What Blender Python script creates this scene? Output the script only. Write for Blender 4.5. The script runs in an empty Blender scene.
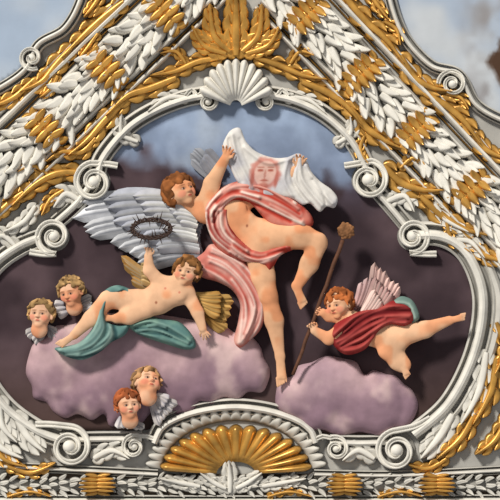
import bpy, math, random
import numpy as np
from mathutils import Vector, geometry
random.seed(4)
RS=np.random.RandomState(7)
Z0=4.0
def w3(a):
    a=np.asarray(a,float)
    return np.stack([(a[:,0]-250)/100,-a[:,2]/100,(250-a[:,1])/100+Z0],1)
def lin(c):
    c=np.clip(np.asarray(c,float)/255.0,0,1)
    return np.where(c<=0.04045,c/12.92,((c+0.055)/1.055)**2.4)
TAB=RS.rand(128,128)
def vn(x,y,s,seed=0):
    x=np.asarray(x,float)/s+seed*17.3+1000; y=np.asarray(y,float)/s+seed*9.7+1000
    xi=np.floor(x).astype(int); yi=np.floor(y).astype(int)
    fx=x-xi; fy=y-yi; fx=fx*fx*(3-2*fx); fy=fy*fy*(3-2*fy)
    g=lambda a,b:TAB[a%128,b%128]
    return (g(xi,yi)*(1-fx)+g(xi+1,yi)*fx)*(1-fy)+(g(xi,yi+1)*(1-fx)+g(xi+1,yi+1)*fx)*fy
def fbm(x,y,s,seed=0):
    return (vn(x,y,s,seed)+0.5*vn(x,y,s/2,seed+1)+0.25*vn(x,y,s/4,seed+2))/1.75
def sst(a,b,x):
    t=np.clip((np.asarray(x,float)-a)/(b-a),0,1); return t*t*(3-2*t)
def mix(a,b,t):
    t=np.asarray(t)[...,None]; return np.asarray(a,float)*(1-t)+np.asarray(b,float)*t
# ---------------- materials
def new_mat(name):
    m=bpy.data.materials.new(name); m.use_nodes=True
    nt=m.node_tree; return m,nt,nt.nodes['Principled BSDF']
def noise_mult(nt,src,scale,lo,hi):
    tc=nt.nodes.new('ShaderNodeTexCoord'); n=nt.nodes.new('ShaderNodeTexNoise')
    n.inputs['Scale'].default_value=scale; n.inputs['Detail'].default_value=6
    nt.links.new(tc.outputs['Object'],n.inputs['Vector'])
    mr=nt.nodes.new('ShaderNodeMapRange'); mr.inputs['From Min'].default_value=.3; mr.inputs['From Max'].default_value=.7
    mr.inputs['To Min'].default_value=lo; mr.inputs['To Max'].default_value=hi
    nt.links.new(n.outputs['Fac'],mr.inputs['Value'])
    vm=nt.nodes.new('ShaderNodeVectorMath'); vm.operation='SCALE'
    nt.links.new(src,vm.inputs[0]); nt.links.new(mr.outputs[0],vm.inputs['Scale'])
    return vm.outputs[0],n
def recess_shade(nt,src,lo):  # darkens base colour with depth, painting shade into the recesses
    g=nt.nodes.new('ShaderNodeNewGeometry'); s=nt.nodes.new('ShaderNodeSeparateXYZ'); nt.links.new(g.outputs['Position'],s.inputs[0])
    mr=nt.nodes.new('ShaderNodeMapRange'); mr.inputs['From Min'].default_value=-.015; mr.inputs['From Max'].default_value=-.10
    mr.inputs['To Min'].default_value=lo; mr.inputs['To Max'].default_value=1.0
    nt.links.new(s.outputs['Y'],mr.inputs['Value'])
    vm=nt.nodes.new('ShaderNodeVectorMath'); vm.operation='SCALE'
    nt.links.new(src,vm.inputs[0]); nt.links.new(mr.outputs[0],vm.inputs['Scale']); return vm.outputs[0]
def bump(nt,b,n,st,dist=.01):
    bp=nt.nodes.new('ShaderNodeBump'); bp.inputs['Strength'].default_value=st; bp.inputs['Distance'].default_value=dist
    nt.links.new(n.outputs['Fac'],bp.inputs['Height']); nt.links.new(bp.outputs[0],b.inputs['Normal'])
def paint_mat(name,lo=.86,hi=1.12,rough=.9,scale=9):
    m,nt,b=new_mat(name); a=nt.nodes.new('ShaderNodeAttribute'); a.attribute_name='Col'
    o,n=noise_mult(nt,a.outputs['Color'],scale,lo,hi); nt.links.new(o,b.inputs['Base Color'])
    b.inputs['Roughness'].default_value=rough; b.inputs['Specular IOR Level'].default_value=.06
    bump(nt,b,n,.15); return m
def solid_mat(name,c,lo,hi,rough,scale,metal=0,bs=.2,spec=.3,shade_lo=None):
    m,nt,b=new_mat(name); r=nt.nodes.new('ShaderNodeRGB'); l=lin(c); r.outputs[0].default_value=(*l,1)
    o,n=noise_mult(nt,r.outputs[0],scale,lo,hi)
    if shade_lo: o=recess_shade(nt,o,shade_lo)
    nt.links.new(o,b.inputs['Base Color'])
    b.inputs['Roughness'].default_value=rough; b.inputs['Metallic'].default_value=metal; b.inputs['Specular IOR Level'].default_value=spec
    bump(nt,b,n,bs); return m
M_SKIN=paint_mat('fresco_skin',.88,1.1,.95,9)
M_PAINT=paint_mat('fresco_paint',.88,1.1,.95)
M_SKY=paint_mat('fresco_ground_paint',.86,1.1,.95,5)
M_SKY2=paint_mat('fresco_pale_paint',.95,1.05,.95,4)
M_CLOTH=paint_mat('fresco_cloth',.86,1.1,.95,10)
M_STUC=solid_mat('stucco_white',(222,217,206),.8,1.06,.75,7,shade_lo=.3)
M_STUC2=solid_mat('stucco_ground',(174,171,164),.78,1.08,.9,5)
M_GOLD=solid_mat('gilding',(214,160,76),.5,1.2,.34,6,.5,.3,.5,shade_lo=.28)
M_DARK=solid_mat('dark_wood',(92,58,40),.7,1.2,.7,20)
M_SHADE=solid_mat('painted_shade_plaster',(78,66,54),.7,1.2,.9,8)  # dark tone standing in for shade along the cornice
# ---------------- mesh creation
CEN={}
def mk(name,V,F,mat,col=None,parent=None,smooth=True,kind=None):
    P=w3(V); c=(P.min(0)+P.max(0))/2
    me=bpy.data.meshes.new(name)
    me.from_pydata((P-c).tolist(),[],[tuple(int(i) for i in f) for f in F]); 
    if smooth: me.polygons.foreach_set('use_smooth',[True]*len(me.polygons))
    if col is not None:
        col=np.asarray(col,float)
        if col.ndim==1: col=np.tile(col,(len(P),1))
        at=me.color_attributes.new('Col','FLOAT_COLOR','POINT')
        at.data.foreach_set('color',np.concatenate([lin(col),np.ones((len(P),1))],1).ravel())
    me.materials.append(mat); me.update()
    o=bpy.data.objects.new(name,me); bpy.context.scene.collection.objects.link(o)
    CEN[o.name]=c
    if parent: o.parent=parent; o.location=Vector(c-CEN[parent.name])
    else: o.location=Vector(c)
    if kind: o['kind']=kind
    return o
def tag(o,label,cat,group=None):
    o['label']=label; o['category']=cat
    if group: o['group']=group
    return o
# ---------------- 2D helpers
def cr(pts,step=2.0,closed=True):
    p=np.asarray(pts,float); n=len(p); out=[]
    rng=range(n) if closed else range(n-1)
    for i in rng:
        if closed: a,b,c,d=p[(i-1)%n],p[i],p[(i+1)%n],p[(i+2)%n]
        else: a,b,c,d=p[max(i-1,0)],p[i],p[i+1],p[min(i+2,n-1)]
        m=max(2,int(np.linalg.norm(c[:2]-b[:2])/step))
        for j in range(m):
            t=j/m
            out.append(.5*((2*b)+(-a+c)*t+(2*a-5*b+4*c-d)*t*t+(-a+3*b-3*c+d)*t**3))
    if not closed: out.append(p[-1])
    return np.array(out)
def pdist(X,Y,poly,closed=True):
    P=np.stack([X,Y],1); best=np.full(len(P),1e9); n=len(poly)
    for i in range(n if closed else n-1):
        a=poly[i][:2]; b=poly[(i+1)%n][:2]; ab=b-a; L=ab@ab
        if L<1e-9: continue
        t=np.clip(((P-a)@ab)/L,0,1); q=P-a-t[:,None]*ab
        best=np.minimum(best,(q*q).sum(1))
    return np.sqrt(best)
def inside(X,Y,poly):
    r=np.zeros(len(X),bool); n=len(poly)
    for i in range(n):
        x1,y1=poly[i]; x2,y2=poly[(i+1)%n]
        if y1==y2: continue
        c=((y1>Y)!=(y2>Y))&(X<(x2-x1)*(Y-y1)/(y2-y1)+x1); r^=c
    return r
def relief(name,outline,d0,H,w,colf,folds=(),step=2.0,back=None,mat=None,parent=None,extra=None,smoothline=True,kind=None):
    poly=cr(outline,step) if smoothline else np.array(outline,float)
    if back is None: back=d0-3
    mn=poly.min(0); mx=poly.max(0)
    gx,gy=np.meshgrid(np.arange(mn[0],mx[0],step),np.arange(mn[1],mx[1],step))
    gx=gx.astype(float); gx[::2]+=step/2; X=gx.ravel(); Y=gy.ravel()
    k=inside(X,Y,poly); X=X[k];Y=Y[k]; k=pdist(X,Y,poly)>step*.6; X=X[k];Y=Y[k]
    pts=[Vector(p) for p in poly]+[Vector((a,b)) for a,b in zip(X,Y)]
    nb=len(poly)
    r=geometry.delaunay_2d_cdt(pts,[(i,(i+1)%nb) for i in range(nb)],[list(range(nb))],1,1e-4)
    V=np.array([(v.x,v.y) for v in r[0]]); T=np.array([list(f) for f in r[2] if len(f)==3])
    x,y=V[:,0],V[:,1]; dd=pdist(x,y,poly)
    t=np.clip(dd/w,0,1); h=d0+H*np.sqrt(np.clip(1-(1-t)**2,0,1))
    edge=np.clip(dd/3.0,0,1)
    C=np.asarray(colf(x,y),float) if callable(colf) else np.tile(np.asarray(colf,float),(len(x),1))
    for f in folds:
        pl=np.asarray(cr(f[0],4,False)); fw=f[1]; amp=f[2]
        g=np.exp(-(pdist(x,y,pl,False)/fw)**2); h=h+amp*g*edge
        if len(f)>3 and f[3] is not None:
            g2=np.clip(g,0,1)[:,None]*(f[4] if len(f)>4 else 1); C=C*(1-g2)+np.asarray(f[3],float)*g2
    if extra is not None: h=h+extra(x,y,dd)*edge
    E={}
    for tr in T:
        for a,b in ((tr[0],tr[1]),(tr[1],tr[2]),(tr[2],tr[0])): E[(a,b)]=1
    be=[e for e in E if (e[1],e[0]) not in E]
    vs=sorted({i for e in be for i in e}); mp={v:len(x)+i for i,v in enumerate(vs)}
    V3=np.concatenate([np.stack([x,y,h],1),np.stack([x[vs],y[vs],np.full(len(vs),back)],1)])
    C=np.concatenate([C,C[vs]])
    F=[tuple(t[::-1]) for t in T]+[(a,b,mp[b],mp[a]) for a,b in be]
    return mk(name,V3,F,mat or M_PAINT,C,parent,kind=kind)
def flow(g1,g2,n,w,amp,cols,jit=1.2,seed=1,cs=.75):
    """folds between two guide curves, each covering its own stretch of the cloth"""
    a=cr(np.array(g1,float),3,False);b=cr(np.array(g2,float),3,False)
    a=a[np.linspace(0,len(a)-1,13).astype(int)]; b=b[np.linspace(0,len(b)-1,13).astype(int)]
    r=random.Random(seed);out=[]
    for i in range(n):
        u0=i/(n-1)+r.uniform(-.5,.5)/(n-1); u1=u0+r.uniform(-1.1,1.1)/(n-1)
        uu=np.clip(np.linspace(u0,u1,13),0,1)[:,None]; c=a*(1-uu)+b*uu
        ph=r.uniform(0,6); c=c+np.stack([np.sin(np.arange(13)*.8+ph),np.cos(np.arange(13)*.7+ph)],1)*jit*.6
        k=i%len(cols); sgn=1 if k%2==0 else -.6
        s=r.choice((0,0,r.randint(0,5))); e=r.choice((13,13,r.randint(8,13)))
        out.append((c[s:e:2].tolist() if len(c[s:e:2])>=2 else c[s:e].tolist(),w*r.uniform(.6,1.5),amp*sgn*r.uniform(.6,1.2),cols[k],cs*r.uniform(.5,1.2)))
    return out
def normals2(p,closed=False):
    if closed: t=np.roll(p,-1,0)-np.roll(p,1,0)
    else: t=np.gradient(p,axis=0)
    t/=np.linalg.norm(t,axis=1)[:,None]+1e-9
    return np.stack([-t[:,1],t[:,0]],1)
def sweep(name,path,prof,mat=M_STUC,parent=None,step=3,closed=False,scale=None,kind=None,smooth=False,spl=True):
    p=cr(path,step,closed) if spl else np.asarray(path,float)
    n=normals2(p,closed); k=len(prof); V=[]
    for i in range(len(p)):
        s=1 if scale is None else scale(i/(len(p)-1))
        for o,h in prof: V.append((p[i,0]+n[i,0]*o*s,p[i,1]+n[i,1]*o*s,h*(s if scale else 1)))
    F=[]; m=len(p)
    for i in range(m if closed else m-1):
        for j in range(k-1):
            a=i*k+j;b=((i+1)%m)*k+j; F.append((a,a+1,b+1,b))
    if not closed:
        F.append(tuple(range(k))[::-1]); F.append(tuple((m-1)*k+j for j in range(k)))
    return mk(name,V,F,mat,None,parent,kind=kind,smooth=smooth)
def tube(path3,r,n=8):
    p=np.asarray(path3,float); V=[];F=[]
    t=np.gradient(p,axis=0); t/=np.linalg.norm(t,axis=1)[:,None]
    for i in range(len(p)):
        a=np.cross(t[i],(0.1,0.2,1)); a/=np.linalg.norm(a); b=np.cross(t[i],a)
        ri=r[i] if hasattr(r,'__len__') else r
        for j in range(n):
            an=2*math.pi*j/n; V.append(p[i]+ri*(a*math.cos(an)+b*math.sin(an)))
    for i in range(len(p)-1):
        for j in range(n):
            F.append((i*n+j,i*n+(j+1)%n,(i+1)*n+(j+1)%n,(i+1)*n+j))
    F.append(tuple(range(n))[::-1]); F.append(tuple((len(p)-1)*n+j for j in range(n)))
    return V,F
class Acc:
    def __init__(s): s.V=[];s.F=[];s.C=[]
    def add(s,V,F,c=None):
        o=len(s.V); s.V+= [tuple(v) for v in V]; s.F+=[tuple(i+o for i in f) for f in F]
        if c is not None: s.C+= [tuple(c)]*len(V) if np.ndim(c)==1 else [tuple(q) for q in c]
    def mk(s,name,mat,parent=None,**k): return mk(name,s.V,s.F,mat,s.C if s.C else None,parent,**k)
def gridF(nt,ns):
    return [(i*ns+j,i*ns+j+1,(i+1)*ns+j+1,(i+1)*ns+j) for i in range(nt-1) for j in range(ns-1)]
def blade(spine,W,H=3,d=6,curl=2,nt=12,ns=7,pw=.8,flute=0,rib=1.0):
    p=cr(spine,1.0,False); L=len(p); nn=normals2(p); V=[]
    for i in range(nt):
        t=i/(nt-1); w=W*(math.sin(math.pi*min(1,(t*.9+.1))**pw)**.75+.02)
        q=t*(L-1); i0=int(q); i1=min(i0+1,L-1); f=q-i0
        c=p[i0]*(1-f)+p[i1]*f; nr=nn[i0]*(1-f)+nn[i1]*f
        for j in range(ns):
            s=-1+2*j/(ns-1); a=abs(s)
            h=d+H*(1-a**2)+curl*t*t+flute*math.cos(s*math.pi*3)-rib*math.exp(-(a/.18)**2)
            if a>.99: h=max(.5,d-3)
            V.append((c[0]+nr[0]*w*s,c[1]+nr[1]*w*s,h))
    return V,gridF(nt,ns)
def acanthus(name,spine,W,mat=M_GOLD,parent=None,n=4,d=5,H=4,curl=3):
    A=Acc(); p=cr(spine,1.0,False); L=len(p); tg=np.gradient(p,axis=0); tg/=np.linalg.norm(tg,axis=1)[:,None]
    V,F=blade(spine,W*.85,H=H*.6,d=d-1.5,curl=curl*.6,nt=22,ns=9,pw=.75,flute=.8); A.add(V,F)
    for side in (-1,1):
        for i in range(n):
            t=(i+.1)/n*.84; k=int(t*(L-1)); b=p[k]; u=tg[k]; nr=np.array([-u[1],u[0]])*side
            env=math.sin(math.pi*min(1,(t*.85+.2)))**.6
            ln=W*1.5*env; a0=math.radians(58-26*t); a1=math.radians(-5)
            m=b+(u*math.cos(a0)+nr*math.sin(a0))*ln*.55; e=m+(u*math.cos(a1)+nr*math.sin(a1))*ln*.55
            V,F=blade([tuple(b-u*W*.1),tuple(m),tuple(e)],W*.44,H=H*.8,d=d-1+.3*i,curl=curl,nt=9,ns=7,flute=.3); A.add(V,F)
    V,F=blade(spine,W*.36,H=H,d=d+1.5,curl=curl*1.4,nt=22,ns=9,pw=.7,flute=.3); A.add(V,F)
    return A.mk(name,mat,parent)
def volute(name,cx,cy,r,a0,turns,sgn,width=7,h=12,mat=M_STUC,tail=None,parent=None):
    pts=[]; N=int(30*turns)+8
    for i in range(N):
        t=i/(N-1); rr=r*(1-t)**.85*(1-.22)+r*.22; an=a0+sgn*t*turns*2*math.pi
        pts.append((cx+rr*math.cos(an),cy+rr*math.sin(an)))
    if tail: pts=[tuple(q) for q in cr(list(tail)+[pts[0]],3,False)[:-1]]+pts
    wd=width
    prof=[(-wd/2,0.5),(-wd/2,h*.6),(-wd*.3,h*.95),(-wd*.12,h*.75),(wd*.12,h*.75),(wd*.3,h*.95),(wd/2,h*.6),(wd/2,0.5)]
    p=np.array(pts); n=normals2(p); A=Acc(); V=[]
    for i in range(len(p)):
        s=1-.35*i/len(p)
        for o,hh in prof: V.append((p[i,0]+n[i,0]*o*s,p[i,1]+n[i,1]*o*s,hh+3*i/len(p)))
    k=len(prof); F=[(i*k+j,i*k+j+1,(i+1)*k+j+1,(i+1)*k+j) for i in range(len(p)-1) for j in range(k-1)]
    A.add(V,F); V=[];R=r*.34
    for i in range(9):
        ph=i/8*math.pi/2
        for j in range(20):
            an=j/20*2*math.pi; V.append((cx+R*math.cos(ph)*math.cos(an),cy+R*math.cos(ph)*math.sin(an),h*.7+R*math.sin(ph)*1.1))
    F=[(i*20+j,i*20+(j+1)%20,(i+1)*20+(j+1)%20,(i+1)*20+j) for i in range(8) for j in range(20)]
    A.add(V,F)
    V=[(cx,cy,h*.2)]+[(cx+r*.95*math.cos(j/24*2*math.pi),cy+r*.95*math.sin(j/24*2*math.pi),h*.15) for j in range(24)]
    A.add(V,[(0,1+j,1+(j+1)%24) for j in range(24)])
    return A.mk(name,mat,parent)
def shell(name,cx,cy,rx,ry,a0,a1,n,mat,H=10,d=3,r0=.15,parent=None,rb_amp=1.0):
    V=[];nt=14*n//2*2;nr=14
    for i in range(nt+1):
        u=i/nt; a=math.radians(a0+(a1-a0)*u); ph=(u*n)%1.0; rb=math.sin(math.pi*ph)**.7 if 0<ph<1 else 0
        for j in range(nr):
            v=j/(nr-1); sc=(1-.09*(1-rb))*1
            rr=r0+(sc-r0)*v
            h=d+H*math.sin(math.pi*(.15+.7*v))+ (2+H*.35)*rb_amp*rb*v - (2 if v<.1 else 0)
            if j==nr-1: h=1
            V.append((cx+rx*rr*math.cos(a),cy+ry*rr*math.sin(a),h))
    return mk(name,V,gridF(nt+1,nr),mat,None,parent)
# ---------------- SDF figures
class Body:
    def __init__(s): s.P=[];s.paint=[]
    def cap(s,a,b,ra,rb,k=3.,col=None,op=1): s.P.append(('c',np.array(a,float),np.array(b,float),ra,rb,k,col,op)); return s
    def ell(s,c,r,M=None,k=3.,col=None,op=1): s.P.append(('e',np.array(c,float),np.array(r,float),np.eye(3) if M is None else M,0,k,col,op)); return s
    def dist(s,p,Q):
        if p[0]=='c':
            a,b,ra,rb=p[1:5]; ab=b-a; L=max(ab@ab,1e-9); h=np.clip((Q-a)@ab/L,0,1)
            v=Q-a-h[...,None]*ab; return np.sqrt((v*v).sum(-1))-(ra+(rb-ra)*h)
        c,r,M=p[1:4]; q=((Q-c)@M); k0=np.sqrt(((q/r)**2).sum(-1)); k1=np.sqrt(((q/r**2)**2).sum(-1))+1e-9
        return k0*(k0-1)/k1
    def bb(s,p):
        if p[0]=='c': r=max(p[3],p[4]); return np.minimum(p[1],p[2])-r,np.maximum(p[1],p[2])+r
        r=p[2].max(); return p[1]-r,p[1]+r
    def build(s,name,vox,base,squash,defcol,mat=M_SKIN,parent=None,mincol=None):
        bbs=[s.bb(p) for p in s.P]; add=[b for b,p in zip(bbs,s.P) if p[7]>0]
        mn=np.min([b[0] for b in add],0)-3*vox-1; mx=np.max([b[1] for b in add],0)+3*vox+1
        n=np.ceil((mx-mn)/vox).astype(int)+1
        D=np.full(n,8.0,np.float32)
        ax=[mn[i]+vox*np.arange(n[i]) for i in range(3)]
        for p,b in zip(s.P,bbs):
            m=p[5]+2.5
            lo=np.maximum(((b[0]-m-mn)/vox).astype(int),0); hi=np.minimum(((b[1]+m-mn)/vox).astype(int)+2,n)
            if (hi<=lo).any(): continue
            G=np.stack(np.meshgrid(*[ax[i][lo[i]:hi[i]] for i in range(3)],indexing='ij'),-1)
            d=s.dist(p,G); sl=tuple(slice(lo[i],hi[i]) for i in range(3)); o=D[sl]; k=p[5]
            if p[7]>0:
                h=np.maximum(k-np.abs(o-d),0)/k; D[sl]=np.minimum(o,d)-h*h*k/4
            else:
                d=-d; h=np.maximum(k-np.abs(o-d),0)/k; D[sl]=np.maximum(o,d)+h*h*k/4
        S=D<0
        c=n-1; cnt=np.zeros(c,np.int8)
        offs=[(i,j,k) for i in (0,1) for j in (0,1) for k in (0,1)]
        for o in offs: cnt+=S[o[0]:o[0]+c[0],o[1]:o[1]+c[1],o[2]:o[2]+c[2]]
        act=(cnt>0)&(cnt<8); idx=np.argwhere(act); vid=np.full(c,-1,np.int32); vid[act]=np.arange(len(idx))
        vals=np.stack([D[idx[:,0]+o[0],idx[:,1]+o[1],idx[:,2]+o[2]] for o in offs],1).astype(float)
        pos=np.zeros((len(idx),3)); num=np.zeros(len(idx))
        for a in range(8):
            for b in range(a+1,8):
                oa,ob=np.array(offs[a]),np.array(offs[b])
                if abs(oa-ob).sum()!=1: continue
                va,vb=vals[:,a],vals[:,b]; m=(va<0)!=(vb<0)
                t=np.where(m,va/np.where(m,va-vb,1),0)
                pos+=np.where(m[:,None],oa+t[:,None]*(ob-oa),0); num+=m
        V=mn+vox*(idx+pos/num[:,None])
        F=[]
        for A in range(3):
            B,C=(A+1)%3,(A+2)%3
            s0=[slice(1,-1)]*3; s0[A]=slice(0,n[A]-1); s1=list(s0); s1[A]=slice(1,n[A])
            a=S[tuple(s0)]; b=S[tuple(s1)]; e=np.argwhere(a!=b); flip=a[tuple(e.T)]
            st=np.array([1,1,1]); st[A]=0; e0=e+st
            eb=np.zeros(3,int);eb[B]=1; ec=np.zeros(3,int); ec[C]=1
            q=[vid[tuple((e0).T)],vid[tuple((e0-eb).T)],vid[tuple((e0-eb-ec).T)],vid[tuple((e0-ec).T)]]
            q=np.stack(q,1); q[flip]=q[flip][:,::-1]; F.append(q)
        F=np.concatenate(F)
        Wt=np.zeros(len(V)); Cc=np.zeros((len(V),3))
        for p in s.P:
            if p[7]<0: continue
            d=s.dist(p,V); w=np.exp(-np.clip(d,-1.5,12)/.7); Wt+=w; Cc+=w[:,None]*np.asarray(p[6] if p[6] is not None else defcol,float)
        Cc/=Wt[:,None]
        n1=vn(V[:,0],V[:,1],14,3)-.5; n2=sst(.45,.8,vn(V[:,0],V[:,1],11,6))
        if mat is M_SKIN: Cc=Cc*(1+.12*n1[:,None]); Cc=mix(Cc,Cc*np.array([.98,.84,.76]),n2*.8)
        for c0,r,M,col,stg in s.paint:
            q=((V-c0)@M)/r; dd=np.sqrt((q*q).sum(1)); w=stg*(1-sst(.65,1.25,dd)); Cc=mix(Cc,col,w)
        V2=V.copy(); V2[:,2]=base+V2[:,2]*squash
        return mk(name,V2,F.tolist(),mat,Cc,parent)
def frame(yaw,pitch,roll):
    y,p,r=[math.radians(a) for a in (yaw,pitch,roll)]
    Y=np.array([[math.cos(y),0,math.sin(y)],[0,1,0],[-math.sin(y),0,math.cos(y)]])
    Pm=np.array([[1,0,0],[0,math.cos(p),-math.sin(p)],[0,math.sin(p),math.cos(p)]])
    Rm=np.array([[math.cos(r),-math.sin(r),0],[math.sin(r),math.cos(r),0],[0,0,1]])
    return Rm@Y@Pm
def head(B,c,R,M,skin,browc=(136,88,62),lip=(182,84,72),blush=(220,124,102)):
    c=np.array(c,float); L=lambda x,y,z:c+M@(np.array([x,y,z])*R)
    B.ell(L(0,-.12,-.12),np.array([.8,.86,.92])*R,M,2,skin)
    B.cap(L(0,.1,.15),L(0,.62,.32),.62*R,.3*R,.3*R,skin)
    for sx in (-1,1):
        B.ell(L(sx*.38,.3,.42),np.array([.3,.3,.3])*R,M,.25*R,skin)
        B.ell(L(sx*.84,.12,-.05),np.array([.12,.24,.16])*R,M,.1*R,skin)
        B.ell(L(sx*.3,-.2,.66),np.array([.26,.1,.14])*R,M,.15*R,skin)
        B.ell(L(sx*.3,.02,.9),np.array([.19,.13,.2])*R,M,.14*R,skin,-1)
        B.ell(L(sx*.3,.03,.66),np.array([.15,.1,.13])*R,M,.04*R,skin)
    B.cap(L(0,-.1,.74),L(0,.27,.9),.07*R,.12*R,.12*R,skin)
    B.ell(L(0,.26,.8),np.array([.18,.08,.12])*R,M,.1*R,skin)
    B.ell(L(0,.52,.66),np.array([.2,.1,.14])*R,M,.1*R,skin)
    B.ell(L(0,.82,.42),np.array([.2,.16,.18])*R,M,.15*R,skin)
    pa=lambda x,y,z,rx,ry,rz,col,st:B.paint.append((L(x,y,z),np.array([rx,ry,rz])*R,M,col,st))
    for sx in (-1,1):
        pa(sx*.45,.32,.6,.27,.22,.4,blush,.5)
        pa(sx*.3,.02,.75,.19,.1,.3,(130,86,66),.6)
        pa(sx*.3,.04,.78,.14,.06,.2,(216,200,186),.6)
        pa(sx*.3+.02,.03,.78,.075,.08,.2,(46,32,28),.95)
        pa(sx*.3,-.19,.75,.22,.045,.3,browc,.6)
    pa(0,.53,.8,.17,.07,.3,lip,.8); pa(0,.53,.8,.14,.02,.3,(110,44,40),.8)
    pa(0,.33,.92,.13,.045,.2,(160,96,74),.6)
    return L
def hair(name,c,R,M,col,parent,base,squash,n=110,cs=.2,long=0,vox=.8,thick=.92):
    B=Body(); c=np.array(c,float); L=lambda v:c+M@(np.array(v)*R)
    rr=random.Random(int(c[0]*7+c[1]))
    for i in range(n):
        y=1-2*(i+.5)/n; ra=math.sqrt(1-y*y); ph=i*2.39996
        x,z=ra*math.cos(ph),ra*math.sin(ph)
        if y<.5-1.12*max(z,0)+long*(1 if z<.2 else 0):
            j=rr.uniform(-.05,.12); q=np.array([x*.86,y*.9-.12,z*.92-.12])*(thick+.08+j)
            s=cs*rr.uniform(.7,1.25)
            cc=np.clip(np.array(col)*rr.uniform(.55,1.3),0,255)
            tdir=np.cross((x,y,z),(rr.uniform(-1,1),rr.uniform(-1,1),rr.uniform(-1,1))); tdir/=np.linalg.norm(tdir)+1e-6
            B.cap(L(q-tdir*.2),L(q+tdir*.22+np.array([x,y,z])*.14),s*R,s*R*.4,.05*R+.2,cc)
    return B.build(name,vox,base,squash,col,M_CLOTH,parent)
def nrm(v): v=np.array(v,float); return v/np.linalg.norm(v)
def hand(B,w,f,side,sz,curl,skin,ts=1,pn=None):
    w=np.array(w,float); f=nrm(f); s=np.array(side,float); s=nrm(s-f*(s@f)); n=np.cross(f,s)
    for o in (-.12,.12): B.cap(w+f*.02*sz+s*o*sz*.5,w+f*.42*sz+s*o*sz,.13*sz,.12*sz,.08*sz,skin)
    Ls=[.42,.5,.47,.36]
    for i in range(4):
        a=math.radians(curl); sp=(i-1.5)*.2
        b=w+f*.44*sz+s*(i-1.5)*.15*sz; d1=nrm(f*math.cos(a*.5)+n*math.sin(a*.5)+s*sp*.8); d2=nrm(f*math.cos(a*1.4)+n*math.sin(a*1.4)+s*sp)
        m=b+d1*Ls[i]*.55*sz; t=m+d2*Ls[i]*.5*sz
        B.cap(b,m,.075*sz,.068*sz,.02*sz,skin); B.cap(m,t,.068*sz,.055*sz,.02*sz,skin)
    b=w+f*.12*sz+s*ts*.15*sz; m=b+nrm(f*.6+s*ts*.8+n*.3)*.28*sz; t=m+nrm(f*.9+s*ts*.2+n*.5)*.24*sz
    B.cap(b,m,.1*sz,.085*sz,.04*sz,skin); B.cap(m,t,.08*sz,.06*sz,.03*sz,skin)
def foot(B,ank,toe,side,sz,skin):
    a=np.array(ank,float);t=np.array(toe,float); f=nrm(t-a); s=np.array(side,float); s=nrm(s-f*(s@f)); L=np.linalg.norm(t-a)
    B.cap(a-f*sz*.1,a+f*L*.62,.24*sz,.2*sz,.15*sz,skin)
    for o in (-.1,.12): B.cap(a+f*L*.25+s*o*sz*.5,a+f*L*.72+s*o*sz,.15*sz,.15*sz,.1*sz,skin)
    for i in range(5):
        b=a+f*L*.74+s*(i-2)*.115*sz; e=b+f*L*(.3-.035*i)
        B.cap(b,e,.085*sz-.008*i*sz,.07*sz-.006*i*sz,.015*sz,skin)
def feather(A,a,b,w,h,d,bend,col,tip):
    a=np.array(a,float);b=np.array(b,float); v=b-a; L=np.linalg.norm(v); nrm2=np.array([-v[1],v[0]])/L
    nt,ns=12,7; V=[];C=[]
    for i in range(nt):
        t=i/(nt-1); c=a+v*t+nrm2*bend*L*4*t*(1-t)
        ww=w*(.55+.45*math.sin(math.pi*min(t,.75)/1.5))*(1 if t<.8 else math.sqrt(max(0,1-((t-.8)/.2)**2)))
        for j in range(ns):
            s=-1+2*j/(ns-1); e=1-abs(s)
            V.append((c[0]+nrm2[0]*ww*s,c[1]+nrm2[1]*ww*s,d+h*(e**.6)+ (.5 if j==3 else 0)+2.5*t*t*(1-abs(s)*.4)))
            C.append(np.array(col)*(1-t)+np.array(tip)*t if j!=3 else np.array(col)*.85)
    A.add(V,gridF(nt,ns),np.array(C))
def wing(name,rows,parent,mat=M_CLOTH):
    A=Acc()
    for roots,tips,n,w,h,d,dd,bend,col,tip in rows:
        r=cr(roots,1,False); t=cr(tips,1,False)
        for i in range(n):
            u=i/max(n-1,1); a=r[int(u*(len(r)-1))]; b=t[int(u*(len(t)-1))]
            b=b+(b-a)*random.uniform(-.07,.05)
            k=random.uniform(.84,1.08)
            feather(A,a,b,w*random.uniform(.9,1.1),h,d+dd*i,bend,np.array(col)*k,np.array(tip)*k)
    return A.mk(name,mat,parent)

# =============== SETTING
def box(name,x0,x1,y0,y1,d0,d1,mat,kind='structure'):
    V=[(x,y,d) for x in (x0,x1) for y in (y0,y1) for d in (d0,d1)]
    F=[(0,1,3,2),(4,6,7,5),(0,4,5,1),(2,3,7,6),(0,2,6,4),(1,5,7,3)]
    return mk(name,V,F,mat,None,None,False,kind)
w=box('vault_surface',-150,650,-150,650,-12,-.3,M_STUC2); w['label']='pale grey stucco vault surface around the fresco'  # ceiling vault, modelled as an upright slab

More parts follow.
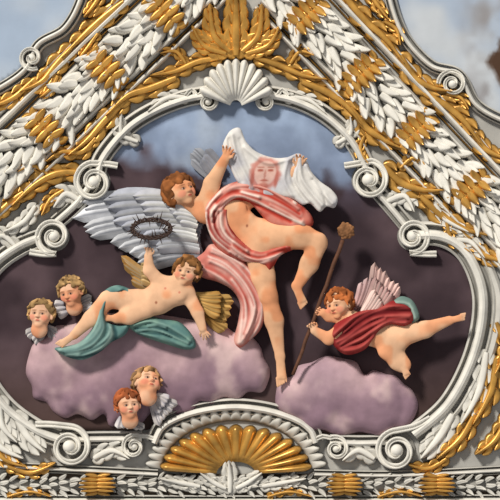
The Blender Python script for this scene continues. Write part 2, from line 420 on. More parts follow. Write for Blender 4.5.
FO=[(237,101),(262,100),(290,106),(320,120),(345,143),(362,172),(385,205),(408,236),(440,245),(462,262),(474,300),(466,350),(442,398),(408,428),(385,434),(330,434),(318,430),(300,415),(270,405),(235,401),(200,404),(170,414),(152,428),(140,430),(100,430),(66,430),(38,420),(12,400),(-5,370),(-12,330),(-8,290),(12,262),(36,248),(52,236),(75,205),(98,178),(110,158),(130,135),(155,118),(185,106),(212,100)]
def skycol(x,y):
    base=mix((158,174,198),(120,132,156),sst(95,195,y))
    base=mix(base,(172,180,190),sst(.5,.8,fbm(x,y,46,2))*.5)
    base=mix(base,(104,116,138),sst(.5,.75,fbm(x,y,30,9))*.4)
    yb=np.interp(x,[0,60,110,150,190,230,300,335,360,400,500],[140,150,154,158,170,188,196,184,178,180,190])
    m=sst(-7,7,y-yb+(fbm(x,y,26,5)-.5)*40)
    dk=mix((60,48,52),(86,70,74),sst(.4,.8,fbm(x,y,50,4)))
    dk=mix(dk,(78,60,52),sst(330,430,y)*.6)
    dk=mix(dk,(92,88,106),sst(.55,.75,fbm(x,y,30,14))*(1-sst(175,225,y))*.6)
    return mix(base,dk,m)
fr=relief('fresco_panel',FO,2,0,1,skycol,step=3.5,back=0,mat=M_SKY)
tag(fr,'painted plaster field with blue-grey sky above a dark purplish storm cloud','fresco')
def sky2(x,y):
    return mix((158,172,190),(176,184,194),sst(.3,.75,fbm(x,y,60,6)))
TL=[(-60,-60),(84,-60),(78,0),(64,28),(38,44),(26,66),(0,84),(-60,120)]
a=relief('fresco_panel',TL,2,0,1,sky2,step=4,back=0,mat=M_SKY2); tag(a,'neighbouring painted field of plain pale blue sky','fresco')
def sky3(x,y):
    b=mix((160,172,188),(186,190,194),sst(.35,.7,fbm(x,y,50,8)))
    b=mix(b,(138,134,134),sst(.4,.75,fbm(x,y,26,12))*sst(450,485,x)*.9)
    b=mix(b,(78,58,46),sst(-5,5,(x-488)-np.abs(y-62)*.55+(fbm(x,y,9,15)-.5)*14))
    return b
TR=[(392,-60),(396,0),(408,34),(432,62),(462,74),(480,104),(510,120),(570,120),(570,-60)]
a=relief('fresco_panel',TR,2,0,1,sky3,step=3,back=0,mat=M_SKY2); tag(a,'neighbouring painted field of misty blue sky with dark smoke','fresco')

TN=[0]
def trim(path,prof,mat=M_STUC,label='white stucco moulding',**k):
    TN[0]+=1; o=sweep('trim_%d'%TN[0],path,prof,mat,kind='structure',**k); o['label']=label; return o
def prof(w0,w1,h):
    m=w1-w0
    return [(w0,0.5),(w0,h*.5),(w0+m*.12,h*.7),(w0+m*.2,h*.15),(w0+m*.32,h*.18),(w0+m*.38,h*.7),(w0+m*.5,h*.95),(w0+m*.6,h),(w0+m*.72,h*.85),(w0+m*.78,h*.2),(w0+m*.86,h*.25),(w0+m*.92,h*.6),(w1,h*.45),(w1,.5)]
trim([(104,182),(108,162),(130,135),(155,118),(185,106),(212,101)],prof(-16,2,13))
trim([(258,100),(290,106),(320,120),(345,143),(360,170),(362,182)],prof(-16,2,13))
trim([(44,246),(24,254),(2,270),(-12,292),(-16,330),(-8,370),(12,400),(40,421),(62,430)],prof(-2,18,12))
trim([(408,244),(440,245),(462,262),(474,300),(466,350),(442,398),(408,428)],prof(-22,2,13))
trim([(60,434),(100,433),(142,433)],prof(-2,12,10)); trim([(330,436),(360,437),(392,436)],prof(-2,12,10))
trim([(148,440),(156,424),(172,413),(200,404),(235,400),(270,404),(300,414),(316,426),(322,440)],prof(-2,14,13))
trim([(98,186),(82,208),(60,228)],prof(-2,14,11)); trim([(366,188),(384,208),(404,232)],prof(-14,2,11))
trim([(486,262),(498,300),(490,352),(464,404)],[(-5,.5),(-5,5),(-2,8),(2,8),(4,4),(4,.5)])

LA,LB=np.array([204.,-23.]),np.array([-24.,195.])
RA,RB=np.array([278.,-14.]),np.array([524.,247.])
def off(A,B,o,inn):
    u=(B-A)/np.linalg.norm(B-A); n=np.array([-u[1],u[0]]); n=n if n@inn>0 else -n
    return [tuple(A+n*o),tuple((A+B)/2+n*o),tuple(B+n*o)]
def rib(A,B,inn):
    for (o0,o1,h,mt,lb) in ((19,25,9,M_STUC,'white stucco rib moulding'),(26,28,5,M_GOLD,'thin gilded rib fillet'),(29,34,10,M_STUC,'white stucco rib moulding'),
                     (-25,-19,9,M_STUC,'white stucco rib moulding'),(-29,-27,5,M_GOLD,'thin gilded rib fillet'),(-38,-31,11,M_STUC,'white stucco rib moulding'),(-44,-40,8,M_STUC,'white stucco rib moulding')):
        c=(o0+o1)/2; hw=(o1-o0)/2; pth=off(A,B,c,inn)
        trim(pth,[(-hw,.5),(-hw,h*.5),(-hw*.6,h*.6),(-hw*.4,h*.9),(hw*.2,h),(hw*.6,h*.8),(hw,h*.5),(hw,.5)],mt,lb,step=20)
rib(LA,LB,np.array([1,1])); rib(RA,RB,np.array([-1,1]))
def garland(name,A,B,hw,label,sp=9,mat=M_STUC):
    A=np.array(A,float);B=np.array(B,float)
    u=(B-A)/np.linalg.norm(B-A); n=np.array([-u[1],u[0]]); L=np.linalg.norm(B-A); Ac=Acc()
    V=[];ns=9
    for i in range(2):
        for j in range(ns):
            s=-1+2*j/(ns-1); q=A+(B-A)*i+n*hw*.85*s; V.append((q[0],q[1],.5+3*math.sqrt(max(0,1-s*s))))
    Ac.add(V,gridF(2,ns))
    k=0; x=0
    while x<L:
        lanes=(-.62,0,.62) if k%2 else (-.85,-.32,.32,.85)
        for o in lanes:
            c=A+u*(x+random.uniform(-2,2)*hw/17)+n*o*hw*.85; an=o*.7+random.uniform(-.35,.35)
            dv=u*math.cos(an)+n*math.sin(an); ln=hw*random.uniform(1.05,1.4); bn=n*random.uniform(-2.4,2.4)*hw/17
            V2,F2=blade([tuple(c),tuple(c+dv*ln*.5+bn),tuple(c+dv*ln)],hw*random.uniform(.27,.37),H=3.8*hw/17+.6,d=1.5+(7*math.sqrt(max(0,1-o*o*.8))+random.uniform(0,3))*(hw/17),curl=6*hw/17,nt=9,ns=7,pw=.8,rib=1.6)
            Ac.add(V2,F2)
        x+=sp; k+=1
    o=Ac.mk(name,mat); return tag(o,label,'garland')
def split(A,B,cuts,lab):
    pts=[A]+[np.array(c,float) for c in cuts]+[B]
    for i in range(len(pts)-1): garland('leaf_garland',pts[i],pts[i+1],17.5,lab,sp=10)
split(LA,LB,[(165,14),(106,70),(45,129)],'white stucco laurel garland running along the vault rib')
split(RA,RB,[(306,16),(361,74),(415,131),(470,190)],'white stucco laurel garland running along the vault rib')
def wrap(c,u,lab='gilded leafy sheath wrapped around the laurel garland',hw=20,ln=13):
    c=np.array(c,float); u=nrm(u); n=np.array([-u[1],u[0]]); A=Acc()
    V=[];ns=11
    for i,tt in enumerate((-1,-.8,0,.8,1)):
        for j in range(ns):
            s=-1+2*j/(ns-1); q=c+n*hw*s*(1 if abs(tt)<1 else .97)+u*ln*.42*tt*(1.15-.3*s*s); V.append((q[0],q[1],(1 if abs(tt)==1 else 4)+13*math.sqrt(max(0,1-s*s*.97))-(3 if abs(tt)==1 else 0)))
    A.add(V,gridF(5,ns))
    for i in range(6):
        o=-1+2*i/5
        for sg in (-1,1):
            a=c+n*o*hw*.9; b=c+n*o*hw*1.15+u*sg*ln*(1.25-.4*o*o)
            V,F=blade([tuple(a),tuple((a+b)/2),tuple(b)],hw*.24,H=3.5,d=6+11*math.sqrt(max(0,1-o*o*.85)),curl=2,nt=9,ns=7,rib=1.5); A.add(V,F)
    o=A.mk('gilded_leaf_wrap',M_GOLD); tag(o,lab,'ornament','gilded wraps on the garlands')
ul=LB-LA; ur=RB-RA
for c in [(165,14),(106,70),(45,129)]: wrap(c,ul)
for c in [(306,16),(361,74),(415,131),(470,190)]: wrap(c,ur)
G='gilded acanthus leaf of stucco beside the fresco frame'
def gl(sp,W,n=4,**k):
    o=acanthus('gilded_leaf',sp,W,M_GOLD,n=n,**k); tag(o,G,'leaf ornament','gilded acanthus leaves')
for sp,W in [
 ([(220,58),(198,62),(174,72),(150,76)],10),([(176,78),(152,88),(128,96),(106,116)],12),([(186,64),(176,52),(160,54)],7),
 ([(124,102),(104,122),(88,140),(68,156)],12),([(96,138),(82,152),(62,152),(46,162)],9),([(78,172),(56,174),(34,186),(12,206)],12),([(50,176),(34,166),(18,172)],7),([(64,190),(50,200),(42,216)],7),([(24,192),(6,206),(-14,224)],10),
 ([(256,58),(280,66),(304,76),(328,80)],10),([(302,82),(326,92),(346,106),(362,126)],12),([(290,64),(300,52),(314,56)],7),([(350,108),(366,128),(384,140),(404,150)],12),([(364,136),(360,150),(368,164)],7),
 ([(384,166),(400,182),(422,190),(446,190)],12),([(400,168),(414,158),(430,170)],7),([(420,196),(440,214),(462,228),(490,236)],12),([(446,222),(452,240),(470,252)],7),([(470,242),(486,256),(508,262)],10),
 ([(124,2),(104,18),(86,34),(62,58)],12),([(104,-10),(94,6),(84,18)],8),([(72,48),(56,66),(42,82),(20,92)],12),([(98,34),(88,48),(78,60)],7),([(32,82),(14,98),(-10,108)],10),([(58,76),(52,88),(40,98)],7),
 ([(344,-4),(364,20),(386,40),(404,64)],12),([(366,-12),(376,4),(388,20)],8),([(384,22),(396,30),(400,46)],7),([(400,56),(414,78),(432,88),(452,92)],12),([(424,94),(446,106),(464,122),(480,144)],12),([(446,94),(460,98),(468,110)],7),([(474,134),(486,150),(508,160)],10)]:
    gl(sp,W)
pal=[([(236,56),(236,28),(236,-10)],14),([(230,52),(214,36),(210,4)],11),([(242,52),(258,36),(262,4)],11),([(226,54),(204,46),(192,26)],9),([(246,54),(268,46),(280,26)],9)]
for sp,W in pal:
    o=acanthus('gilded_palmette_leaf',sp,W,M_GOLD,n=5,d=8); tag(o,'tall gilded leaf of the palmette above the shell','leaf ornament','palmette leaves')
s=shell('shell_ornament',236,108,40,50,196,344,11,M_STUC,H=9,d=8,rb_amp=1.6); tag(s,'white stucco scallop shell crowning the fresco frame','shell')
def vol(*a,label='white stucco scroll volute on the fresco frame',**k):
    o=volute('scroll_volute',*a,**k); tag(o,label,'scroll'); return o
vol(208,102,11,math.radians(200),1.4,1,width=5,tail=[(186,96),(192,90)])
vol(266,102,11,math.radians(-20),1.4,-1,width=5,tail=[(288,96),(282,90)])
vol(94,182,19,math.radians(-100),1.5,-1,width=7,h=13,tail=[(118,166),(106,164)])
vol(54,236,18,math.radians(80),1.5,1,width=7,h=13,tail=[(30,252),(44,254)])
vol(368,180,19,math.radians(-80),1.5,1,width=7,h=13,tail=[(344,166),(356,164)])
vol(412,236,17,math.radians(100),1.5,-1,width=7,h=13,tail=[(436,254),(424,254)])
vol(70,446,20,math.radians(-90),1.6,1,width=7,h=13,tail=[(36,424),(50,424)])
vol(396,450,20,math.radians(-90),1.6,-1,width=7,h=13,tail=[(430,418),(414,426)])
vol(134,446,12,math.radians(-60),1.4,-1,width=5,tail=[(156,440),(148,436)])
vol(336,448,12,math.radians(-120),1.4,1,width=5,tail=[(314,440),(322,436)])
vol(452,84,14,math.radians(180),1.5,1,width=5,label='white stucco scroll volute beside the smoky fresco')
vol(32,58,12,math.radians(60),1.4,1,width=5,label='white stucco scroll volute beside the blue fresco')
trim([(88,-30),(82,2),(66,30),(40,46),(28,70),(4,88),(-30,104)],prof(-5,7,11))
trim([(386,-30),(390,2),(404,38),(430,66),(458,76),(476,106),(510,124),(540,130)],prof(-7,5,11))
s=shell('shell_ornament',236,474,78,50,184,356,15,M_GOLD,H=8,d=3,r0=.25,rb_amp=2.0); tag(s,'large gilded fluted shell under the fresco','shell')
s=shell('shell_cresting',236,474,92,66,186,354,23,M_STUC,H=5,d=0,r0=.8,rb_amp=1.5); tag(s,'white scalloped cresting around the gilded shell','ornament')
def wl(sp,W,n=4,label='white stucco acanthus leaf on the frame',**k):
    o=acanthus('stucco_leaf',sp,W,M_STUC,n=n,**k); tag(o,label,'leaf ornament','white acanthus leaves')
for sp,W in [([(230,492),(230,478),(229,460)],9),([(226,488),(214,482),(200,472)],8),([(236,488),(248,482),(262,472)],8),([(200,486),(180,482),(160,478)],8),([(262,486),(284,482),(306,478)],8),
 ([(16,414),(28,436),(46,452)],13),([(0,398),(2,424),(18,442)],12),([(-12,424),(0,446),(24,458)],12),([(94,458),(112,450),(130,458)],10),
 ([(452,414),(438,438),(420,458)],13),([(486,352),(478,392),(460,424)],12),([(374,458),(358,450),(342,460)],10),
 ([(138,142),(122,134),(122,114)],8),([(336,144),(350,134),(350,116)],8),([(82,202),(66,194),(54,208)],10),([(386,202),(404,196),(414,212)],10),
 ([(188,98),(168,98),(148,112)],8),([(286,98),(308,100),(326,114)],8),([(16,246),(4,236),(-10,240)],9),([(454,240),(470,242),(484,258)],9),
 ([(36,206),(24,222),(4,232)],9),([(434,204),(446,220),(468,232)],9)]:
    wl(sp,W)
for sp,W in [([(-10,436),(4,458),(26,466)],9),([(8,466),(32,472),(56,462)],8),([(496,358),(490,392),(472,424)],12),([(474,414),(460,438),(436,458)],11),([(508,416),(494,440),(474,454)],10),([(496,322),(504,350),(494,374)],9),([(446,458),(428,468),(408,464)],8)]: gl(sp,W)
trim([(-20,464),(80,469),(158,473)],prof(-4,5,9),step=12); trim([(314,473),(400,474),(520,468)],prof(-4,5,9),step=12)
o=box('trim_50',-20,520,474,500,-.3,1.0,M_SHADE); o['label']='dark strip painted as shade behind the cornice leaves'  # flat strip whose dark colour paints the shade behind the leaves
for i,(x0,x1) in enumerate(((-20,98),(98,228),(228,344),(344,436),(436,530))):
    garland('leaf_garland',(x0,485),(x1,485),8,'white stucco leaf band along the cornice',sp=10)
trim([(-20,497),(250,498),(520,497)],prof(-3,6,10),step=20)
for x in (98,344,436):
    wrap((x,484),(1,0),'gilded leaf tie on the cornice leaf band',9,15)
for x in (30,290,400):
    gl([(x-22,496),(x,491),(x+22,496)],5,n=4)

# =============== CLOUDS
def cloudcol(a,b,seed,y0,y1,c):
    def f(x,y):
        k=mix(a,b,sst(.3,.7,fbm(x,y,34,seed))); k=mix(k,c,sst(y0,y1,y+(fbm(x,y,30,seed+3)-.5)*50)*.85)
        return mix(k,(222,194,186),sst(.5,.75,fbm(x,y,26,seed+5))*.55)
    return f
def bumps(lst,seed,bx):
    r=random.Random(seed); L=list(lst)+[(r.uniform(bx[0],bx[1]),r.uniform(bx[2],bx[3]),r.uniform(12,22),r.uniform(2,4.5)) for _ in range(18)]
    def f(x,y,d):
        h=np.zeros(len(x))
        for cx,cy,q,am in L: h=np.log(np.exp(h*.7)+np.exp(.7*am*np.clip(1-((x-cx)**2+(y-cy)**2)/q**2,0,1)**.8)-1)/.7
        return h+1.5*(fbm(x,y,18,2)-.5)
    return f
C1=[(30,352),(36,340),(46,336),(56,326),(74,324),(90,316),(130,312),(170,316),(205,322),(222,324),(234,332),(250,336),(260,346),(264,358),(270,370),(268,382),(262,392),(248,392),(238,400),(224,398),(212,404),(200,402),(192,412),(176,414),(166,408),(158,404),(148,416),(138,426),(122,424),(110,426),(104,414),(92,420),(78,414),(66,418),(54,412),(46,402),(34,398),(32,386),(26,372)]
c=relief('cloud',C1,3,8,14,cloudcol((200,168,168),(166,136,142),3,340,392,(130,104,116)),step=2.5,back=2.2,extra=bumps([(60,365,34,5),(105,390,34,6),(150,370,38,6),(200,365,40,6),(240,370,30,5)],5,(36,258,330,400)))
tag(c,'large billowing pink and lilac cloud beneath the reclining putto','cloud')
C2=[(276,392),(280,380),(292,376),(298,366),(312,362),(326,356),(342,358),(356,362),(364,374),(374,370),(386,374),(396,376),(404,384),(412,390),(418,404),(414,418),(406,428),(392,430),(380,436),(360,432),(340,436),(324,430),(310,430),(296,420),(284,414),(276,406)]
c=relief('cloud',C2,3,8,14,cloudcol((198,166,168),(164,136,144),5,375,415,(132,106,118)),step=2.5,back=2.2,extra=bumps([(305,392,26,5),(335,385,30,6),(370,405,32,6)],9,(286,408,366,426)))
tag(c,'smaller pink and lilac cloud below the flying putto','cloud')

# =============== ANGEL
SK=(218,168,130)
SQ=.5
B=Body()
Mh=frame(38,14,-14); hc=(181,192,8)
head(B,hc,16,Mh,SK)
B.cap((190,202,2),(204,212,0),8,9,4,SK)
B.cap((208,211,0),(230,212,0),13,15,6,SK)
B.cap((228,213,0),(244,226,2),16,13,8,SK)
B.cap((244,226,2),(258,240,0),13,16,8,SK)
B.ell((222,206,12),(8,7,5),None,5,SK);B.ell((238,208,11),(8,7,5),None,5,SK)
B.paint.append((np.array([247,226,15]),np.array([1.4,1.8,4]),np.eye(3),(140,84,62),.8))
B.cap((206,208,4),(212,184,12),11,8,4,SK)
B.cap((212,184,12),(225,160,28),8,4.6,3,SK)
hand(B,(225,160,28),(.3,-1,.1),(1,.3,0),17,45,SK,1)
B.cap((244,202,0),(274,190,0),9,7,4,SK); B.cap((274,190,0),(298,168,18),7,4.3,3,SK)
hand(B,(298,168,22),(.3,-1,0.3),(1,.3,0),17,40,SK,-1)
B.cap((256,240,0),(263,276,6),16,11.5,6,SK); B.cap((263,276,6),(268,296,6),11.5,9.5,4,SK)
B.ell((267,295,13),(6,7,5),None,5,SK)
B.cap((268,296,6),(274,320,1),8.5,9.2,4,SK); B.cap((274,320,1),(280,356,2),9,4.6,4,SK)
foot(B,(280,358,3),(282,384,6),(1,0,0),19,SK)
B.cap((264,236,4),(300,236,12),17,12.5,6,SK); B.cap((300,236,12),(317,242,12),12.5,9.5,4,SK)
B.ell((319,239,18),(6,6,5),None,4,SK)
B.cap((317,244,12),(309,264,8),9.5,9,4,SK); B.cap((309,264,8),(297,286,6),9,5,4,SK)
foot(B,(296,287,6),(304,306,10),(1,.2,0),17,SK)
ang=B.build('angel',.8,16,SQ,SK)
tag(ang,'flying angel in red and white drapery holding up the veil','angel')
hair('hair',hc,16,Mh,(150,92,52),ang,16,SQ,150,.2,.25)
wh=(200,200,202)
wing('wing',[([(206,214),(200,236),(204,258)],[(80,202),(80,226),(146,266)],12,8,3,4,.3,.07,(152,154,162),(206,206,208)),
 ([(204,208),(196,226),(200,250)],[(102,196),(112,218),(158,248)],11,7,3,8,.3,.07,wh,(160,162,172)),
 ([(202,206),(194,218),(198,240)],[(132,196),(144,212),(170,236)],9,6,3,11,.3,.06,(214,212,206),(170,170,178)),([(202,206),(196,214),(198,226)],[(162,194),(168,208),(180,222)],7,5,3,13,.3,.05,(222,220,214),(184,184,190))],ang)
wing('wing',[([(222,176),(214,182)],[(194,148),(190,158)],4,5,2,4,.5,0,(150,152,160),(176,178,184)),([(224,170),(216,178)],[(206,150),(202,160)],3,5,2,8,.5,0,(176,176,182),(150,152,162))],ang)
RED=(172,52,40); PINK=(198,118,106); WHT=(230,214,200); DR=(132,34,30)
D1=[(204,208),(216,192),(236,182),(262,182),(290,196),(310,214),(312,226),(298,231),(284,230),(270,225),(260,214),(250,204),(236,202),(230,210),(230,222),(238,236),(250,246),(262,250),(276,246),(292,242),(296,248),(280,256),(270,272),(262,266),(246,262),(226,256),(212,240)]
f1=flow([(206,210),(232,184),(264,184),(296,204)],[(214,222),(232,200),(262,208),(304,228)],12,1.8,2.8,[WHT,RED],1.6,3,1)
f1+=flow([(206,214),(212,236),(236,256)],[(228,210),(232,232),(254,248)],10,1.7,2.6,[WHT,DR],1.4,4,.95)
f1+=flow([(236,238),(258,252),(290,243)],[(230,254),(256,266),(278,258)],8,1.6,2.4,[WHT,RED],1.2,5,.95)
relief('red_white_drapery',D1,18,8,7,lambda x,y:mix((176,66,54),(206,126,110),sst(.35,.7,fbm(x,y,14,3))),f1,1.2,8,M_CLOTH,ang)
D2=[(204,252),(212,244),(232,250),(246,262),(256,276),(264,296),(266,314),(260,330),(250,340),(240,348),(234,340),(238,322),(240,304),(232,290),(218,282),(200,276),(194,262)]
f2=flow([(200,268),(222,278),(238,296),(241,318),(238,342)],[(214,248),(240,262),(258,286),(264,312),(250,338)],11,1.9,3.0,[(228,196,184),(170,74,64)],1.6,6,.9)
relief('trailing_drapery',D2,12,8,6,lambda x,y:mix(PINK,(214,160,146),sst(.35,.7,fbm(x,y,16,7))),f2,1.2,5,M_CLOTH,ang)
def veilcol(x,y):
    c=mix((216,211,204),(182,180,186),sst(.35,.7,fbm(x,y,22,8))*.8)
    cx,cy=265,174; u=(x-cx)+(y-cy)*.15; v=(y-cy)
    rd=np.array((186,92,76.))
    e=np.sqrt((u/13)**2+(v/15)**2)
    hairm=(1-sst(.95,1.35,e+(fbm(x,y,5,3)-.5)*.5))*sst(.7,.9,e)
    c=mix(c,rd,hairm*.65); c=mix(c,(214,162,144),(1-sst(.7,.9,e))*.75)
    for a,b,rx,ry,s in ((-5,-3,3,1.5,.8),(5,-3,3,1.5,.8),(0,1,1.2,5,.4),(0,7,4,1.3,.8),(-5,-6,3.5,.9,.6),(5,-6,3.5,.9,.6),(0,12,5,3,.6),(-12,6,2,9,.5),(12,6,2,9,.5)):
        c=mix(c,rd*.85,(1-sst(.6,1.3,np.sqrt(((u-a)/rx)**2+((v-b)/ry)**2)))*s)
    return c
VE=[(225,140),(231,131),(240,129),(246,142),(256,152),(272,158),(286,158),(298,154),(306,160),(311,172),(320,182),(331,190),(337,199),(334,208),(326,207),(319,212),(310,204),(302,205),(292,199),(278,197),(262,196),(250,193),(238,183),(232,172),(226,160),(223,148)]
v=relief('veil',VE,24,2.5,5,veilcol,[([(232,136),(238,160),(252,188)],2,2.5),([(229,140),(232,160),(242,182)],1.4,-2),([(300,158),(302,180),(322,206)],2,3.5),([(294,158),(292,180),(306,202)],1.8,-2.5),([(306,166),(318,188),(332,204)],1.8,3),([(288,160),(284,180),(292,197)],1.8,2.4),([(244,148),(268,164),(292,158)],1.8,1.8),([(312,180),(322,192),(326,206)],1.4,-2.5),([(240,140),(248,164),(262,192)],1.6,-1.4),([(298,160),(296,182),(312,204)],1.3,2)],1.2,21,M_CLOTH)
tag(v,'white veil bearing a reddish painted face, stretched between two hands','veil')

# =============== RECLINING PUTTO
SP=(222,176,140)
B=Body(); Mh=frame(-14,6,10); hc=(187,272,6)
head(B,hc,14,Mh,SP)
B.cap((183,282,0),(176,288,0),7,8,3,SP)
B.cap((164,286,0),(184,292,0),11,11,5,SP)
B.cap((174,292,0),(158,299,2),14,14,6,SP); B.cap((158,299,2),(148,303,0),14,13,6,SP)
B.ell((166,290,10),(6,5,4),None,4,SP);B.ell((180,294,10),(6,5,4),None,4,SP)
B.paint.append((np.array([157,302,16]),np.array([1.3,1.6,4]),np.eye(3),(150,90,66),.8))
for q in ((166,288,14),(180,292,14)): B.paint.append((np.array(q,float),np.array([1.2,1.2,4]),np.eye(3),(200,110,90),.7))
B.cap((162,284,0),(150,270,4),7.5,6,3,SP); B.cap((150,270,4),(149,256,6),6,4,2.5,SP)
hand(B,(149,256,6),(.1,-1,.2),(1,.1,0),13,60,SP,1)
B.cap((188,294,0),(198,312,2),7.5,6,3,SP); B.cap((198,312,2),(203,328,3),6,4,2.5,SP)
hand(B,(203,328,3),(.5,1,0),(1,-.3,0),13,30,SP,-1)
B.cap((146,307,8),(130,315,12),11,9,4,SP); B.cap((130,315,12),(118,318,8),8,5,3,SP); foot(B,(117,318,8),(103,317,8),(0,1,.2),13,SP)
B.cap((138,300,4),(110,299,8),11.5,9,4,SP); B.cap((108,300,9),(92,318,8),8.5,7.5,3,SP); B.cap((92,318,8),(76,334,6),7.5,4.5,3,SP)
foot(B,(75,335,6),(60,345,8),(.6,.8,0),14,SP)
pb=B.build('reclining_putto',.7,25,.52,SP); tag(pb,'winged putto reclining on the cloud, raising the thorn crown','putto')
hair('hair',hc,14,Mh,(140,96,56),pb,25,.52,130,.17)
GB=(162,118,60);GT=(206,166,100);GW=(196,172,136)
wing('wing',[([(198,296),(206,316)],[(234,298),(226,332)],7,4.5,2,10,.5,.06,GB,GT),([(196,294),(204,308)],[(222,294),(220,316)],6,4,2,15,.5,.05,GT,GB)],pb)
wing('wing',[([(164,282),(160,290)],[(122,256),(132,280)],6,4.5,2,12,.5,-.05,GW,GB),([(164,280),(160,288)],[(140,262),(142,280)],5,4,2,16,.5,0,(186,148,90),(206,178,130))],pb)
TE=(90,124,120);TE2=(160,184,172);TE3=(50,78,80)
D3=[(56,348),(66,346),(80,342),(92,330),(98,314),(100,300),(106,290),(118,285),(132,290),(132,296),(118,294),(110,302),(108,320),(120,325),(130,323),(126,334),(112,342),(100,352),(84,359),(68,356)]
f3=flow([(60,348),(84,342),(98,324),(102,300),(120,288)],[(70,357),(98,352),(118,334),(110,310),(126,292)],10,1.7,2.6,[TE2,TE3],1.4,9,.85)
relief('teal_drapery',D3,26,6,5,lambda x,y:mix(TE,(122,152,144),sst(.35,.7,fbm(x,y,14,3))),f3,1.2,14,M_CLOTH,pb)
D4=[(128,322),(146,316),(164,319),(180,322),(192,334),(196,346),(186,349),(168,344),(150,338),(136,332)]
relief('teal_drapery',D4,23,6,5,lambda x,y:mix(TE,(112,146,132),sst(.35,.7,fbm(x,y,12,5))),flow([(134,324),(162,322),(192,340)],[(140,334),(162,338),(186,347)],8,1.6,2.4,[(150,178,164),TE3],1.4,8,.8),1.2,10,M_CLOTH,pb)

A=Acc(); cx,cy,rx,ry=152,229,19,9
for s in range(3):
    P=[]; 
    for i in range(49):
        t=i/48*2*math.pi; w_=1.7*math.cos(t*7+s*2.1); P.append((cx+(rx+w_)*math.cos(t),cy+(ry+w_*.7)*math.sin(t)+1.2*math.sin(t*7+s*2.1),34+5*math.sin(t)+1.5*math.sin(t*7+s*2.1)))
    V,F=tube(P,1.0,6); A.add(V,F)
rr=random.Random(3)
for i in range(34):
    t=i/34*2*math.pi; o=rr.choice((-1,1)); p=np.array((cx+rx*math.cos(t),cy+ry*math.sin(t),34+5*math.sin(t)))
    q=p+np.array((math.cos(t)*o*6,math.sin(t)*6*o+rr.uniform(-4,4),rr.uniform(0,3)))
    V,F=tube([p,(p+q)/2,q],[.8,.55,.2],5); A.add(V,F)
o=A.mk('crown_of_thorns',solid_mat('thorn_bark',(60,44,38),.7,1.3,.8,30)); tag(o,'dark twisted crown of thorns held up by the putto','crown')

# =============== FLYING PUTTO
B=Body(); Mh=frame(-34,0,-8); hc=(338,304,8)
head(B,hc,14,Mh,SP)
B.cap((344,314,2),(350,320,0),7,9,3,SP)
B.cap((350,324,0),(368,330,0),13,13,6,SP); B.cap((368,330,0),(388,338,2),13,14,6,SP)
B.ell((396,340,8),(12,11,10),None,4,SP);B.ell((388,350,6),(11,9,9),None,4,SP)
B.cap((346,326,6),(328,338,10),7.5,6,3,SP); B.cap((328,338,10),(314,330,12),6,4.2,2.5,SP)
hand(B,(314,330,12),(-.5,-.9,.2),(.9,-.4,0),13,70,SP,1)
B.cap((342,318,4),(328,316,6),6,5,3,SP); B.cap((328,316,6),(322,312,10),5,4,2,SP); hand(B,(322,313,10),(-.7,-.5,.2),(.4,-.9,0),11,75,SP,-1)
B.cap((394,336,2),(424,329,4),12.5,8.5,5,SP); B.cap((424,329,4),(448,320,2),8,4.5,3,SP); foot(B,(449,320,2),(464,316,4),(0,1,0),13,SP)
B.cap((390,348,4),(397,360,4),11,9,5,SP); B.cap((397,360,4),(402,364,4),9,8,4,SP); foot(B,(401,364,8),(407,376,8),(1,0,0),13,SP)
pc=B.build('flying_putto',.7,22,.52,SP); tag(pc,'winged putto with wine red drapery flying beside the staff','putto')
hair('hair',hc,14,Mh,(158,90,50),pc,22,.52,130,.18)
PW=(220,188,178);PD=(172,132,128)
wing('wing',[([(358,316),(372,316)],[(374,264),(400,286)],8,4.5,2,8,.5,.08,PD,PW),([(358,316),(370,316)],[(376,276),(392,292)],7,4.2,2,13,.5,.06,PW,(190,150,146)),([(358,316),(368,316)],[(374,290),(382,300)],5,4,2,17,.5,.05,(224,198,188),PW)],pc)
wing('wing',[([(352,312),(356,314)],[(362,280),(372,276)],3,4,2,6,.5,.05,PD,(196,168,166))],pc)
WN=(138,42,42);WN2=(186,92,84);WN3=(86,22,26)
D5=[(330,334),(336,322),(350,314),(364,310),(378,308),(394,300),(410,306),(414,318),(404,326),(390,324),(380,330),(372,340),(362,350),(346,354),(334,346)]
relief('wine_red_drapery',D5,25,6,5,lambda x,y:mix(WN,(158,62,58),sst(.35,.7,fbm(x,y,12,5))),flow([(334,334),(356,314),(386,306),(408,306)],[(342,350),(364,344),(384,326),(408,322)],11,1.8,2.8,[WN2,WN3],1.6,12,.85),1.2,10,M_CLOTH,pc)
D6=[(392,302),(400,296),(410,299),(416,308),(418,318),(410,322),(404,312),(396,308)]
relief('teal_drapery',D6,26,3,4,(106,128,120),[([(394,302),(408,304),(414,318)],1.8,2.2,(150,170,158)),([(396,306),(404,308),(411,320)],1.4,-1.8,(64,86,84))],1.2,20,M_CLOTH,pc)
V,F=tube([(342+ (293-342)*i/12+.5*math.sin(i*2),240+(374-240)*i/12,30-.5*i+.4*math.sin(i*1.7)) for i in range(13)],[2.1-.03*i for i in range(13)],10)
e=mk('staff_with_sponge',V,F,M_DARK,None,None)
tag(e,'long brown wooden staff topped with a sponge','staff')
B=Body(); B.ell((345,231,0),(8,8,6),None,3,(140,96,66))
for i in range(30):
    a=i*2.4; r=7.6*math.sqrt((i+.5)/30); B.ell((345+r*math.cos(a),231+r*math.sin(a),5*math.sqrt(max(0,1-(r/8)**2))),(2,2,2.2),None,.4,np.array((140,98,66))*random.uniform(.6,1.25))
B.build('sponge',.7,30,.8,(140,96,66),M_CLOTH,e)

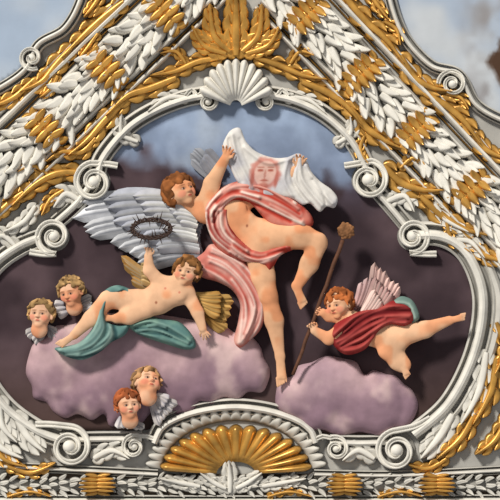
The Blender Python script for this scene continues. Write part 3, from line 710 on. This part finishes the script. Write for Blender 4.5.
def cherub(c,R,yaw,pitch,roll,hcol,label,base,wings):
    B=Body(); M=frame(yaw,pitch,roll); c=(c[0],c[1],4)
    head(B,c,R,M,(220,174,142)); c_=np.array(c)
    dn=M@np.array([0,1,0]); B.cap(c_+dn*R*.4+np.array((0,0,-2)),c_+dn*R*1.15+np.array((0,0,-4)),R*.5,R*.62,4,(216,168,136))
    o=B.build('cherub_head',.65,base,.55,SP); tag(o,label,'cherub')
    hair('hair',c,R,M,hcol,o,base,.55,120,.17,-.1)
    for w_ in wings: wing('wing',w_,o)
LW=(212,204,198);LG=(164,160,166)
cherub((72,292),13.5,-25,-4,-10,(168,134,90),'cherub head with fair curls and small wings above the cloud',16,[[([(76,304),(84,312)],[(92,296),(94,306)],4,4,2,6,.5,0,LG,LW)],[([(64,304),(68,312)],[(54,304),(58,316)],3,4,2,6,.5,0,LG,LW)]])
cherub((42,314),13.5,-14,8,4,(176,140,94),'fair-haired cherub head with folded wings beside the cloud',18,[[([(40,328),(46,330)],[(26,334),(36,344)],4,4,2,8,.5,0,LG,LW)],[([(48,326),(50,330)],[(60,334),(54,342)],3,4,2,8,.5,0,LG,LW)]])
cherub((148,382),14.5,20,34,10,(176,134,94),'fair cherub head gazing upward with white wings',20,[[([(150,396),(158,398)],[(160,426),(178,404)],7,4.5,2,12,.5,0,LG,LW),([(150,394),(158,394)],[(160,412),(170,398)],5,4,2,16,.5,0,LW,LG)]])
cherub((129,404),13.5,12,4,-6,(156,86,52),'red-haired cherub head resting on the cloud',24,[[([(122,416),(130,420)],[(118,428),(146,428)],5,4,2,12,.5,0,LG,LW)]])

# =============== CAMERA, LIGHT
sc=bpy.context.scene
cam=bpy.data.cameras.new('camera'); co=bpy.data.objects.new('camera',cam); sc.collection.objects.link(co)
co.location=(0,-36,Z0); co.rotation_euler=(math.radians(90),0,0); cam.lens=36*36/5.0; cam.clip_end=200; sc.camera=co
su=bpy.data.lights.new('sun','SUN'); so=bpy.data.objects.new('sun',su); sc.collection.objects.link(so)
su.energy=3.9; su.angle=math.radians(9); su.color=(1,.965,.9)
so.rotation_euler=Vector((-.65,-.95,.95)).to_track_quat('Z','Y').to_euler()
wd=bpy.data.worlds.new('world'); sc.world=wd; wd.use_nodes=True
bg=wd.node_tree.nodes['Background']; bg.inputs[0].default_value=(.97,.98,1,1); bg.inputs[1].default_value=.4
sc.view_settings.view_transform='Standard'
